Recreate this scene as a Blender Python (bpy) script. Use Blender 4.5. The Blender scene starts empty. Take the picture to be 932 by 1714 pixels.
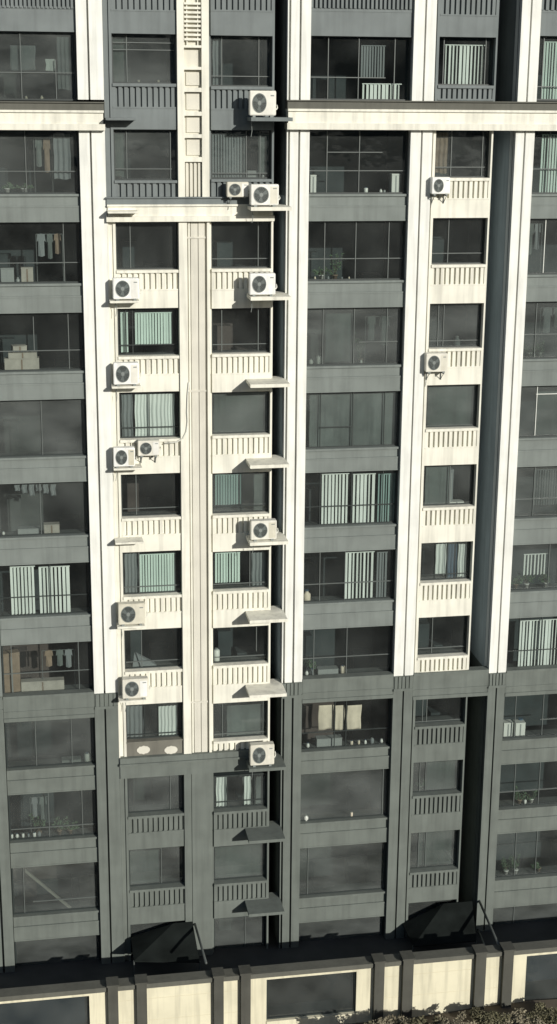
import bpy, bmesh, math, random
from mathutils import Vector, Matrix
random.seed(7)
S = bpy.context.scene
COL = S.collection
# ------------------------------------------------------------------ camera
D, YAW, PIT, ROL, F = 51.0866, 0.170988, 0.273130, 0.008473, 2468.466
IW, IH = 932.0, 1714.0
fw = Vector((math.sin(YAW)*math.cos(PIT), math.cos(YAW)*math.cos(PIT), -math.sin(PIT)))
r0 = Vector((math.cos(YAW), -math.sin(YAW), 0)); u0 = r0.cross(fw)
rt = r0*math.cos(ROL) + u0*math.sin(ROL); up = -r0*math.sin(ROL) + u0*math.cos(ROL)
CAMP = Vector((0, -D, 0))
def at(px, py, Y=0.0):
    """survey helper: photo pixel -> (x, z) on the real plane at depth Y"""
    d = fw*F + rt*(px-IW/2) - up*(py-IH/2)
    t = (Y + D)/d.y
    return d.x*t, d.z*t
def zat(px, py, Y=0.0): return at(px, py, Y)[1]
def xat(px, py, Y=0.0): return at(px, py, Y)[0]
cam = bpy.data.objects.new('camera', bpy.data.cameras.new('camera')); COL.objects.link(cam)
m = Matrix((rt, up, -fw)).transposed().to_4x4(); m.translation = CAMP
cam.matrix_world = m
cam.data.sensor_fit = 'HORIZONTAL'; cam.data.sensor_width = 36; cam.data.lens = F/IW*36
cam.data.clip_end = 6000; cam.data.clip_start = 0.5
S.camera = cam
# ------------------------------------------------------------------ materials
def lin(c): return tuple(((v/255)/12.92 if v/255 <= .04045 else ((v/255+.055)/1.055)**2.4) for v in c)
def mat(name, col, rough=.7, var=.10, streak=.0, spec=.35, scale=1.2, metal=0., bump=0., col2=None):
    M = bpy.data.materials.new(name); M.use_nodes = True
    N = M.node_tree.nodes; L = M.node_tree.links; B = N['Principled BSDF']
    B.inputs['Roughness'].default_value = rough; B.inputs['Metallic'].default_value = metal
    B.inputs['Specular IOR Level'].default_value = spec
    geo = N.new('ShaderNodeNewGeometry')
    nz = N.new('ShaderNodeTexNoise'); nz.inputs['Scale'].default_value = scale; nz.inputs['Detail'].default_value = 6
    L.new(geo.outputs['Position'], nz.inputs['Vector'])
    mp = N.new('ShaderNodeMapping'); mp.inputs['Scale'].default_value = (3.2, 3.2, .22)
    L.new(geo.outputs['Position'], mp.inputs['Vector'])
    n2 = N.new('ShaderNodeTexNoise'); n2.inputs['Scale'].default_value = 1.6; n2.inputs['Detail'].default_value = 5
    L.new(mp.outputs[0], n2.inputs['Vector'])
    r1 = N.new('ShaderNodeMapRange'); r1.inputs[1].default_value = .3; r1.inputs[2].default_value = .7
    r1.inputs[3].default_value = 1-var; r1.inputs[4].default_value = 1+var*.6
    L.new(nz.outputs['Fac'], r1.inputs[0])
    r2 = N.new('ShaderNodeMapRange'); r2.inputs[1].default_value = .45; r2.inputs[2].default_value = .75
    r2.inputs[3].default_value = 1; r2.inputs[4].default_value = 1-streak
    L.new(n2.outputs['Fac'], r2.inputs[0])
    mu = N.new('ShaderNodeMath'); mu.operation = 'MULTIPLY'; L.new(r1.outputs[0], mu.inputs[0]); L.new(r2.outputs[0], mu.inputs[1])
    mx = N.new('ShaderNodeVectorMath'); mx.operation = 'SCALE'
    if col2:
        mm = N.new('ShaderNodeMix'); mm.data_type = 'RGBA'; mm.inputs[6].default_value = (*col, 1); mm.inputs[7].default_value = (*col2, 1)
        L.new(r1.outputs[0], mm.inputs[0]); r1.inputs[3].default_value = 0; r1.inputs[4].default_value = 1
        L.new(mm.outputs[2], B.inputs['Base Color'])
    else:
        mx.inputs[0].default_value = col; L.new(mu.outputs[0], mx.inputs['Scale']); L.new(mx.outputs[0], B.inputs['Base Color'])
    if bump:
        b = N.new('ShaderNodeBump'); b.inputs['Strength'].default_value = bump; b.inputs['Distance'].default_value = .05
        L.new(nz.outputs['Fac'], b.inputs['Height']); L.new(b.outputs[0], B.inputs['Normal'])
    return M
def glass(name, tint, refl=.07, d0=.05, d1=.20, sc=(.55, .55, .55)):
    M = bpy.data.materials.new(name); M.use_nodes = True
    N = M.node_tree.nodes; L = M.node_tree.links; N.remove(N['Principled BSDF']); out = N['Material Output']
    tr = N.new('ShaderNodeBsdfTransparent'); tr.inputs[0].default_value = (*tint, 1)
    gl = N.new('ShaderNodeBsdfGlossy'); gl.inputs['Roughness'].default_value = .03; gl.inputs[0].default_value = (.9, .95, .95, 1)
    df = N.new('ShaderNodeBsdfDiffuse'); df.inputs[0].default_value = (.30, .33, .32, 1)
    geo = N.new('ShaderNodeNewGeometry'); nz = N.new('ShaderNodeTexNoise'); nz.inputs['Scale'].default_value = .7; nz.inputs['Detail'].default_value = 3
    L.new(geo.outputs['Position'], nz.inputs['Vector'])
    b = N.new('ShaderNodeBump'); b.inputs['Strength'].default_value = .25; b.inputs['Distance'].default_value = .06
    L.new(nz.outputs['Fac'], b.inputs['Height']); L.new(b.outputs[0], gl.inputs['Normal'])
    m1 = N.new('ShaderNodeMixShader'); m1.inputs[0].default_value = refl; L.new(tr.outputs[0], m1.inputs[1]); L.new(gl.outputs[0], m1.inputs[2])
    n2 = N.new('ShaderNodeTexNoise'); n2.inputs['Scale'].default_value = 1.; n2.inputs['Detail'].default_value = 4; mp = N.new('ShaderNodeMapping'); mp.inputs['Scale'].default_value = sc; L.new(geo.outputs['Position'], mp.inputs[0]); L.new(mp.outputs[0], n2.inputs['Vector'])
    rg = N.new('ShaderNodeMapRange'); rg.inputs[1].default_value = .35; rg.inputs[2].default_value = .75; rg.inputs[3].default_value = d0; rg.inputs[4].default_value = d1
    L.new(n2.outputs['Fac'], rg.inputs[0])
    m2 = N.new('ShaderNodeMixShader'); L.new(rg.outputs[0], m2.inputs[0]); L.new(m1.outputs[0], m2.inputs[1]); L.new(df.outputs[0], m2.inputs[2])
    L.new(m2.outputs[0], out.inputs[0]); return M
M = {
 'white': mat('white_paint', (.76, .745, .655), .75, .09, .24),
 'colwhite': mat('cool_white_paint', (.78, .785, .74), .75, .08, .2),
 'shaft': mat('shaded_white_paint', (.42, .47, .48), .8, .1, .2),  # white shaft walls, darkened in the colour to stand for shade
 'panel': mat('beige_paint', (.63, .61, .535), .8, .07, .12),
 'coping': mat('coping_stone', (.115, .115, .098), .8, .15, .15),
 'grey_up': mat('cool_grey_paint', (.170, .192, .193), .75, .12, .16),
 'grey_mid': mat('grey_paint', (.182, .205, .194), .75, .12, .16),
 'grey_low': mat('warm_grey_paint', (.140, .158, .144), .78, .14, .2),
 'frame': mat('dark_aluminium', (.028, .036, .035), .45, .05, 0, .5),
 'alu': mat('bare_aluminium', (.11, .125, .12), .45, .05, 0, .4),
 'whiteframe': mat('white_aluminium', (.62, .64, .60), .4, .05),
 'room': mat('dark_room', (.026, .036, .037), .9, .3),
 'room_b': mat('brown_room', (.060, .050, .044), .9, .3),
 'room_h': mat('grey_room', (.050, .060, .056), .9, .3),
 'shelf': mat('inner_sill_board', (.075, .085, .08), .8, .3),
 'blind_white': mat('white_blind_cloth', (.56, .61, .57), .85, .08, .1),
 'blind_green': mat('pale_green_cloth', (.47, .58, .52), .85, .08, .1),
 'blind_teal': mat('teal_cloth', (.20, .29, .27), .85, .1, .1),
 'blind_grey': mat('grey_cloth', (.15, .17, .17), .85, .1, .1),
 'sheer': mat('grey_cloth_and_haze', (.10, .12, .112), .9, .4, .35, scale=.9),  # wide panels of this imitate hazy reflections in the panes
 'blue': mat('blue_grey_cloth', (.05, .09, .13), .85, .1, .1),
 'cream': mat('cream_cloth', (.52, .47, .37), .85, .15, .1, scale=3),
 'brown': mat('brown_canvas', (.18, .14, .10), .85, .2, .1, scale=4),
 'card': mat('cardboard', (.30, .29, .25), .9, .15, .1, scale=4),
 'plastic': mat('white_plastic', (.52, .54, .50), .35, .05),
 'plasticg': mat('grey_plastic', (.22, .24, .23), .4, .1),
 'green': mat('leaf_green', (.07, .12, .065), .6, .3, 0, scale=6),
 'acw': mat('enamel_white', (.80, .80, .77), .4, .04, .05, .5),
 'accream': None,
 'acgrill': mat('grill_grey', (.13, .15, .145), .5, .1, 0, .4),
 'acdark': mat('fan_shadow_black', (.012, .013, .013), .7, .1),
 'pod': mat('cream_stone', (.70, .66, .50), .8, .12, .25, scale=.8),
 'post': mat('dark_stone', (.075, .075, .064), .8, .2, .15),
 'deck': mat('roof_deck', (.07, .07, .065), .9, .3, scale=.6),
 'shadow_sheet': mat('shadow_black', (.014, .017, .016), .9, .4, spec=.05, bump=.6),  # near-black colour painting the shadow shapes at the building foot
 'soil': mat('soil', (.12, .10, .075), .95, .3, bump=.4),
 'ground': mat('ground', (.03, .035, .03), .95, .0, scale=.045, col2=(.30, .30, .27)),
 'pipe': mat('pvc_pipe', (.66, .66, .60), .5, .05),
 'steel': mat('galvanised_steel', (.11, .12, .115), .5, .1, metal=.3),
 'leaf1': mat('olive_leaf', (.13, .12, .07), .75, .5, 0, scale=3),
 'leaf2': mat('dry_leaf', (.26, .23, .16), .8, .4, 0, scale=3),
 'wood': mat('bark', (.10, .08, .06), .9, .3, scale=8),
 'glass': glass('window_glass', (.86, .90, .89)),
 'glass_c': glass('clear_window_glass', (.88, .92, .91), .05, .01, .09),
 'glass_m': glass('reflection_streak_glass', (.62, .67, .65), .09, .10, .31, (.5, .5, 1.1)),  # pale streaks paint blurred reflections into the diffuse colour
 'glass_d': glass('dark_glass', (.30, .36, .38), .10),
}
def accase():
    m_ = mat('aged_enamel', (.80, .80, .77), .45, .08, .18, .5, scale=5); N = m_.node_tree.nodes; L = m_.node_tree.links; B = N['Principled BSDF']
    src = B.inputs['Base Color'].links[0].from_socket; oi = N.new('ShaderNodeObjectInfo'); mx = N.new('ShaderNodeMix'); mx.data_type = 'RGBA'; mx.blend_type = 'MULTIPLY'
    cr = N.new('ShaderNodeValToRGB'); cr.color_ramp.elements[0].color = (1, 1, 1, 1); cr.color_ramp.elements[1].color = (.72, .68, .56, 1); cr.color_ramp.elements[0].position = .25
    L.new(oi.outputs['Random'], cr.inputs[0]); mx.inputs[0].default_value = 1; L.new(src, mx.inputs[6]); L.new(cr.outputs[0], mx.inputs[7]); L.new(mx.outputs[2], B.inputs['Base Color'])
    return m_
M['acw'] = accase(); del M['accream']
# ------------------------------------------------------------------ builders
class MB:
    def __init__(s): s.v = []; s.f = []
    def box(s, x0, x1, y0, y1, z0, z1):
        if x1 < x0: x0, x1 = x1, x0
        if y1 < y0: y0, y1 = y1, y0
        if z1 < z0: z0, z1 = z1, z0
        n = len(s.v)
        s.v += [(x, y, z) for z in (z0, z1) for y in (y0, y1) for x in (x0, x1)]
        s.f += [tuple(n+i for i in q) for q in ((0, 2, 3, 1), (4, 5, 7, 6), (0, 1, 5, 4), (2, 6, 7, 3), (0, 4, 6, 2), (1, 3, 7, 5))]
        return s
    def poly(s, pts): n = len(s.v); s.v += [tuple(p) for p in pts]; s.f.append(tuple(range(n, n+len(pts)))); return s
    def hexa(s, a, b):
        """prism between two equal loops"""
        n = len(s.v); k = len(a); s.v += [tuple(p) for p in a] + [tuple(p) for p in b]
        s.f.append(tuple(range(n+k-1, n-1, -1))); s.f.append(tuple(range(n+k, n+2*k)))
        for i in range(k): j = (i+1) % k; s.f.append((n+i, n+j, n+k+j, n+k+i))
        return s
    def tube(s, pts, r, seg=8, caps=True):
        pts = [Vector(p) for p in pts]; rings = []
        for i, p in enumerate(pts):
            t = (pts[min(i+1, len(pts)-1)] - pts[max(i-1, 0)]).normalized()
            a = t.orthogonal().normalized() if i == 0 else (a - t*a.dot(t)).normalized()
            b = t.cross(a); rr = r[i] if isinstance(r, (list, tuple)) else r
            n = len(s.v); rings.append(n)
            for k in range(seg):
                q = 2*math.pi*k/seg; s.v.append(tuple(p + a*math.cos(q)*rr + b*math.sin(q)*rr))
        for i in range(len(rings)-1):
            for k in range(seg):
                k2 = (k+1) % seg; s.f.append((rings[i]+k, rings[i]+k2, rings[i+1]+k2, rings[i+1]+k))
        if caps:
            s.f.append(tuple(rings[0]+k for k in reversed(range(seg)))); s.f.append(tuple(rings[-1]+k for k in range(seg)))
        return s
    def lathe(s, c, prof, seg=14):
        """prof: [(r, z)] round vertical axis through c"""
        n = len(s.v)
        for r, z in prof:
            for k in range(seg):
                q = 2*math.pi*k/seg; s.v.append((c[0]+r*math.cos(q), c[1]+r*math.sin(q), c[2]+z))
        for i in range(len(prof)-1):
            for k in range(seg):
                k2 = (k+1) % seg; s.f.append((n+i*seg+k, n+i*seg+k2, n+(i+1)*seg+k2, n+(i+1)*seg+k))
        s.f.append(tuple(n+k for k in reversed(range(seg)))); s.f.append(tuple(n+(len(prof)-1)*seg+k for k in range(seg)))
        return s
    def build(s, name, m, parent=None, smooth=False, bevel=0):
        me = bpy.data.meshes.new(name); me.from_pydata(s.v, [], s.f); me.update()
        me.materials.append(m)
        if smooth or bevel:
            bm = bmesh.new(); bm.from_mesh(me)
            if bevel: bmesh.ops.bevel(bm, geom=bm.edges[:], offset=bevel, segments=2, affect='EDGES')
            bmesh.ops.recalc_face_normals(bm, faces=bm.faces[:])
            bm.to_mesh(me); bm.free()
            if smooth:
                for p in me.polygons: p.use_smooth = True
        o = bpy.data.objects.new(name, me); COL.objects.link(o)
        if parent: o.parent = parent
        return o
def tag(o, label=None, cat=None, group=None, kind=None):
    if label: o['label'] = label
    if cat: o['category'] = cat
    if group: o['group'] = group
    if kind: o['kind'] = kind
    return o
def thing(name, label, cat, loc=(0, 0, 0), group=None):
    o = bpy.data.objects.new(name, None); COL.objects.link(o); o.location = loc; o.empty_display_size = .2
    return tag(o, label, cat, group)
ORD = ['top', 'second', 'third', 'fourth', 'fifth', 'sixth', 'seventh', 'eighth', 'ninth', 'tenth', 'eleventh', 'twelfth']
# ------------------------------------------------------------------ the building
BX, BZ = 9.0, -32.6
bld = thing('apartment_building', 'tall white and grey apartment block with double columns, cornices and railed balconies', 'building', (BX, 0, BZ))
def part(mb, name, m, parent=None, **k):
    """world-space mesh hung under the building (or one of its parts)"""
    o = mb.build(name, m, None, **k)
    p = parent or bld
    if p is bld:
        o.parent = bld; o.matrix_parent_inverse = Matrix.Translation((-BX, 0, -BZ))
    else:
        o.parent = p
    return o
ZTOP = 6.5
zc_top = zat(700, 169, -.2); zc_bot = zat(700, 218, -.2)            # main cornice
zb_top = zat(300, 330, -.1); zb_bot = zat(300, 371, -.1)            # cornice over the railed bays
zl_w = {'a': zat(176, 1160), 'c': zat(490, 1142), 'd': zat(672, 1131), 'e': zat(830, 1126), 'z': zat(5, 1165)}
# columns: list of (x0,x1) proud strips over a recessed backing
COLS = {'z': [(-2.2, -1.82), (-1.74, -1.36)],
        'a': [(1.97, 2.32), (2.385, 2.83)],
        'c': [(9.0, 9.045), (9.115, 9.40), (9.47, 9.79)],
        'd': [(13.35, 13.72), (13.78, 14.12)],
        'e': [(17.13, 17.44), (17.50, 17.82)]}
def column(key, z0, z1, m, proud=0.):
    b = MB(); st = COLS[key]
    for x0, x1 in st: b.box(x0, x1, -proud, .30, z0, z1)
    b.box(st[0][0], st[-1][1], .24 if 1 else .3, .62, z0+.001, z1-.001)
    return part(b, 'column', m)
for k in COLS:
    column(k, zc_top-.05, ZTOP, M['colwhite'])
    column(k, zl_w[k], zc_bot+.05, M['grey_mid' if k == 'z' else 'colwhite'])
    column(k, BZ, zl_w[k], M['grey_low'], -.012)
    # fluted capital block at the change of paint
    b = MB(); st = COLS[k]; x0, x1 = st[0][0], st[-1][1]; w = (x1-x0)
    zt = zl_w[k]; zb = zt-.62
    for i in range(5):
        xa = x0+.02+i*(w-.04)/5; b.box(xa+.02, xa+(w-.04)/5-.02, -.03, .1, zb+.1, zt-.03)
    b.box(x0, x1, -.045, .1, zb, zb+.1)
    part(b, 'column_capital', M['grey_low'])
# main cornice, right and left lengths
def cornice(x0, x1, zt, zb, y, name='cornice', top=M['coping'], body=M['white']):
    h = zt-zb
    b = MB(); b.box(x0, x1, y, .32, zb+h*.22, zb+h*.70); b.box(x0-.05, x1+.05, y-.10, .32, zb, zb+h*.22)
    b.box(x0-.02, x1+.02, y-.07, .32, zb+h*.62, zb+h*.70+.001)
    o = part(b, name, body)
    if top:
        c = MB(); c.box(x0-.03, x1+.03, y-.02, .34, zb+h*.702, zt-.04); c.box(x0-.06, x1+.06, y-.09, .36, zt-.04, zt)
        part(c, 'coping', top, o)
    return o
cornice(9.02, 23.0, zc_top, zc_bot, -.14)
cornice(-5.0, 2.78, zat(60, 170, -.2), zat(60, 218, -.2), -.14)
cornice(2.86, 8.52, zb_top, zb_bot, -.06, top=M['grey_up'])
# lower grey string course
b = MB()
def string(x0, x1, pa, pb, px):
    zt, zb = zat(px, pa), zat(px, pb)
    b = MB(); b.box(x0, x1, .03, .34, zb, zt); b.box(x0, x1, -.04, .34, zt-.09, zt+.001); b.box(x0, x1, -.02, .34, zb-.001, zb+.14)
    b.box(x0, x1, .0, .34, zb+.35, zb+.40)
    return part(b, 'string_course', M['grey_low'])
string(9.80, 13.34, 1132, 1172, 590); string(14.13, 17.12, 1123, 1167, 765); string(17.83, 23, 1120, 1163, 890)
string(-1.35, 1.96, 1162, 1205, 80); string(-5, -2.21, 1162, 1205, 20)
zt, zb = zat(300, 1264, -.1), zat(300, 1298, -.1)
b = MB(); b.box(2.86, 8.5, -.06, .32, zb, zt-.3); b.box(2.84, 8.52, -.16, .32, zt-.3, zt-.22); b.box(2.86, 8.50, -.10, .33, zt-.22, zt)
part(b, 'string_course', M['grey_low'])
z_bc = zb   # below this the railed bays are grey
# slots (deep shafts) beside the railed bays
def slot(x0, x1, dep, mid_lo):
    for z0, z1, m in ((BZ, mid_lo, 'grey_low'), (mid_lo, zb_top if x0 < 10 else zc_bot, 'shaft'), (zb_top if x0 < 10 else zc_bot, ZTOP, 'grey_up')):
        b = MB(); b.box(x0-.02, x0, .10, dep, z0, z1); b.box(x1, x1+.02, .62, dep, z0, z1); b.box(x0-.02, x1+.02, dep, dep+.1, z0, z1)
        if x0 < 10: b.box(x1-.001, x1+.02, .3, .62, z0, z1)
        part(b, 'shaft_wall', M[m])
slot(8.57, 9.0, 2.6, zat(470, 1160)); slot(16.34, 17.12, 2.4, zl_w['e'])
# piers of the railed bays
def pier(x0, x1, y, z0, z1, m, name='pier'):
    return part(MB().box(x0, x1, y, .45, z0, z1), name, M[m])
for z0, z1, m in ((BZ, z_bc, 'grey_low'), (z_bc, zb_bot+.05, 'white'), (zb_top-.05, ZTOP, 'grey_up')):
    b = MB(); b.box(2.835, 2.88, .02, .44, z0, z1); b.box(2.88, 3.03, .13, .45, z0, z1); b.box(3.03, 3.12, .07, .45, z0, z1)
    part(b, 'pier', M[m])
    pier(8.50, 8.57, .08, z0, z1, m)
    part(MB().box(6.34, 6.41, .16, .45, z0, z1), 'pier', M[m])
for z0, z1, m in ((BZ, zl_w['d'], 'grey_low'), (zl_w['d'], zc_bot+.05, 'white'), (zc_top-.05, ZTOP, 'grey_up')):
    b = MB(); b.box(14.12, 14.18, .25, .45, z0, z1); b.box(14.18, 14.27, .07, .45, z0, z1); part(b, 'pier', M[m])
    pier(16.28, 16.34, .08, z0, z1, m)
# centre pier: plain panelled middle, ladder-like top, grey foot
b = MB(); z0, z1 = zt-.02, zb_bot+.02
b.box(5.27, 5.56, -.02, .40, z0, z1); b.box(6.24, 6.335, -.02, .40, z0, z1); b.box(5.60, 5.66, .04, .4, z0, z1)
cp = part(b, 'centre_pier', M['white'])
b = MB(); b.box(5.56, 6.24, .12, .41, z0, z1); b.box(5.69, 5.93, .06, .42, z0, z1); b.box(5.955, 6.17, .05, .42, z0, z1)
part(b, 'pier_panel', M['panel'], cp)
b = MB()
for py in (398, 655, 1176): b.box(5.57, 6.2, .02, .3, zat(325, py)-.03, zat(325, py)+.03)
part(b, 'pier_joint', M['panel'], cp)
b = MB(); b.box(5.27, 6.335, .03, .4, BZ, z_bc+.05); b.box(5.27, 5.50, .0, .1, BZ, z_bc); b.box(5.56, 6.30, -.005, .1, BZ, z_bc)
part(b, 'centre_pier', M['grey_low'])
z0 = zb_top-.02
b = MB(); b.box(5.27, 5.50, -.04, .4, z0, ZTOP); b.box(6.09, 6.335, -.04, .4, z0, ZTOP)
for a, c in ((112, 117), (147, 154), (187, 194), (225, 231), (263, 271), (76, 80)): b.box(5.5, 6.09, -.03, .3, zat(322, c), zat(322, a))
for i in range(9): z = zat(322, 6+i*7.5); b.box(5.52, 6.07, .0, .2, z-.035, z+.035)
b.box(5.60, 5.63, .05, .2, zat(322, 76), ZTOP); b.box(5.96, 5.99, .05, .2, zat(322, 76), ZTOP)
cp = part(b, 'ladder_pier', M['white'])
b = MB(); b.box(5.5, 6.09, .16, .4, z0, ZTOP)
for i in range(4): b.box(5.54+i*.14, 5.62+i*.14, .08, .2, z0, zat(322, 272))
for a, c in ((118, 146), (154, 187), (194, 225), (231, 263)): b.box(5.58, 6.03, .11, .2, zat(322, c)+.06, zat(322, a)-.06)
part(b, 'pier_panel', M['panel'], cp)
# ---------------- bays
BAY = {'A': (-1.34, 1.96, 70), 'B': (3.12, 5.27, 255), 'C': (6.41, 8.50, 405), 'D': (9.80, 13.34, 590), 'E': (14.27, 16.28, 765), 'F': (17.83, 22.4, 895)}
# rows: list of (window_top, window_bottom = parapet top, parapet bottom) in survey pixels
ROWS = {
 'A': [(53, 168, None), (218, 325, 372), (372, 475, 524), (524, 622, 669), (669, 765, 808), (808, 898, 944), (944, 1032, 1077), (1077, 1162, None), (1205, 1286, 1327), (1327, 1407, 1449), (1449, 1531, 1572), (1572, 1640, None)],
 'B': [(57, 140, 217), (218, 302, None), (371, 452, 516), (516, 596, 656), (656, 735, 793), (793, 866, 923), (923, 997, 1053), (1053, 1122, 1178), (1178, 1240, None), (1298, 1364, 1420), (1420, 1487, 1545), (1545, 1610, None)],
 'C': [(60, 145, 218), (218, 300, None), (371, 450, 516), (516, 592, 656), (656, 728, 791), (791, 861, 922), (922, 988, 1049), (1049, 1112, 1175), (1175, 1238, None), (1298, 1356, 1414), (1414, 1476, 1534), (1534, 1600, None)],
 'D': [(61, 168, None), (218, 325, 370), (370, 470, 515), (515, 612, 656), (656, 750, 789), (789, 880, 922), (922, 1007, 1050), (1050, 1132, None), (1172, 1253, 1290), (1290, 1372, 1413), (1413, 1496, 1537), (1537, 1590, None)],
 'E': [(62, 143, 169), (218, 298, 365), (365, 443, 508), (508, 583, 644), (644, 717, 778), (778, 848, 907), (907, 973, 1031), (1031, 1097, 1124), (1167, 1212, 1272), (1272, 1327, 1389), (1389, 1454, 1505), (1505, 1590, None)],
 'F': [(60, 168, None), (218, 325, 366), (366, 460, 505), (505, 601, 646), (646, 733, 781), (781, 867, 911), (911, 989, 1033), (1033, 1120, None), (1163, 1236, 1276), (1276, 1351, 1391), (1391, 1468, 1514), (1514, 1600, None)]}
ROWS['B'].insert(0, (-120, -25, 57)); ROWS['C'].insert(0, (-120, -28, 60)); ROWS['D'].insert(0, (-120, -18, 61)); ROWS['E'].insert(0, (-120, -15, 62)); ROWS['A'].insert(0, (-120, -20, 53)); ROWS['F'].insert(0, (-120, -15, 60))
WIN = {}
def parapet(bay, i, pt, pb):
    x0, x1, px = BAY[bay]
    railed = bay in 'BCE'; last = pb is None
    Y = .06 if railed else .16
    zt = zat(px, pt, Y)
    if last: return zt
    zb = zat(px, pb, Y)
    if railed:
        white = (bay == 'E' and 2 <= i <= 8) or (bay in 'BC' and 3 <= i <= 9)
        m = M['white'] if white else (M['grey_up'] if i < 3 else M['grey_low'])
        h = zt-zb; zr = zb + h*.46 if h > 1.0 else zb+.02
        b = MB(); b.box(x0, x1, .165, .31, zb, zt-.05); b.box(x0, x1, .07, .165, zb, zr)
        b.box(x0-.0, x1, .02, .34, zt-.10, zt); b.box(x0, x1, .055, .19, zr-.001, zr+.05)
        o = part(b, 'balcony_parapet', m)
        rl = MB(); n = round((x1-x0)/.188); w = (x1-x0)/n
        for k in range(n): e = random.uniform(-.006, .006); rl.box(x0+k*w+.0, x0+k*w+.112+e, .075+abs(e), .163, zr+.05, zt-.10)
        rl.box(x1-.04, x1-.002, .078, .163, zr+.05, zt-.1)
        part(rl, 'railing', m, o)
    else:
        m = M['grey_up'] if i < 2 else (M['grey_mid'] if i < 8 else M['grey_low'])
        b = MB(); h = zt-zb
        b.box(x0, x1, .20, .32, zb, zt-.06); b.box(x0, x1, .13, .40, zt-.08, zt); b.box(x0, x1, .155, .22, zb, zb+h*.52); b.box(x0, x1, .14, .22, zb+h*.52, zb+h*.58)
        b.box(x0, x1, .14, .3, zb-.002, zb+.05)
        o = part(b, 'balcony_parapet', m)
        if i == 0 and bay in 'ADF':
            rl = MB(); n = 24; w = (x1-x0)/n
            for k in range(n): rl.box(x0+k*w, x0+k*w+w*.55, .10, .19, zt-.62, zt+.02)
            part(rl, 'railing', m, o)
    return zt
def window(bay, i, wt, wb, mull=(), trans=(), room='room', frame='frame', bar='alu', pane='glass'):
    x0, x1, px = BAY[bay]; Y = .36
    zt, zb = zat(px, wt, .30)+.03, zat(px, wb, .06 if bay in 'BCE' else .16)-.01
    fr = MB(); t = .055
    fr.box(x0, x0+t, .335, .40, zb, zt); fr.box(x1-t, x1, .335, .40, zb, zt); fr.box(x0+t, x1-t, .335, .40, zb, zb+t); fr.box(x0+t, x1-t, .335, .40, zt-t, zt)
    w = part(fr, 'window', M[frame])
    for mx in mull:
        if isinstance(mx, tuple): mpx, ya, yb = mx; a, c = zat(mpx, ya, .35), zat(mpx, yb, .35)
        else: mpx, a, c = mx, zt-t, zb+t
        x = xat(mpx, (wt+wb)/2, .35)
        if x0+.06 < x < x1-.06: part(MB().box(x-.014, x+.014, .338, .395, max(c, zb+t), min(a, zt-t)), 'mullion', M[bar], w)
    for ty in trans:
        a, c = x0+t, x1-t; py = ty
        if isinstance(ty, tuple): py, p0, p1 = ty; a, c = max(a, xat(p0, py, .35)), min(c, xat(p1, py, .35))
        z = zat(px, py, .35)
        if zb+t < z < zt-t: part(MB().box(a, c, .342, .39, z-.014, z+.014), 'transom', M[bar], w)
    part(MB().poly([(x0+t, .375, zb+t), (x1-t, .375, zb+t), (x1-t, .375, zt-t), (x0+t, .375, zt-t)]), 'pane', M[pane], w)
    dp = 3.4 if bay not in 'CE' else 2.3
    zf = zb-.95
    r = MB()                                              # the room behind
    if bay == 'C': xr = 8.5
    else: xr = x1
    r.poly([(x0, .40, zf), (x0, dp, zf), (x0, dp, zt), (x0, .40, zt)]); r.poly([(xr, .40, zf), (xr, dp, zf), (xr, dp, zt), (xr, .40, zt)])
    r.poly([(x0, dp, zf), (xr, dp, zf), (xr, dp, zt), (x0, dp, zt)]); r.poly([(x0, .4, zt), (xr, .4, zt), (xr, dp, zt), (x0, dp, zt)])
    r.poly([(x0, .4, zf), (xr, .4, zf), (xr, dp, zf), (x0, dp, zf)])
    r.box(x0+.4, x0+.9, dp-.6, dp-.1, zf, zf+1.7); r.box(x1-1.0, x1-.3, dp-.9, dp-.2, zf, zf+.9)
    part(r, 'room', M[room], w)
    part(MB().box(x0, x1, .405, .98, zb-.05, zb-.003), 'inner_sill', M['shelf'], w)
    WIN[(bay, i-1)] = (x0, x1, zb, zt)
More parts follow.
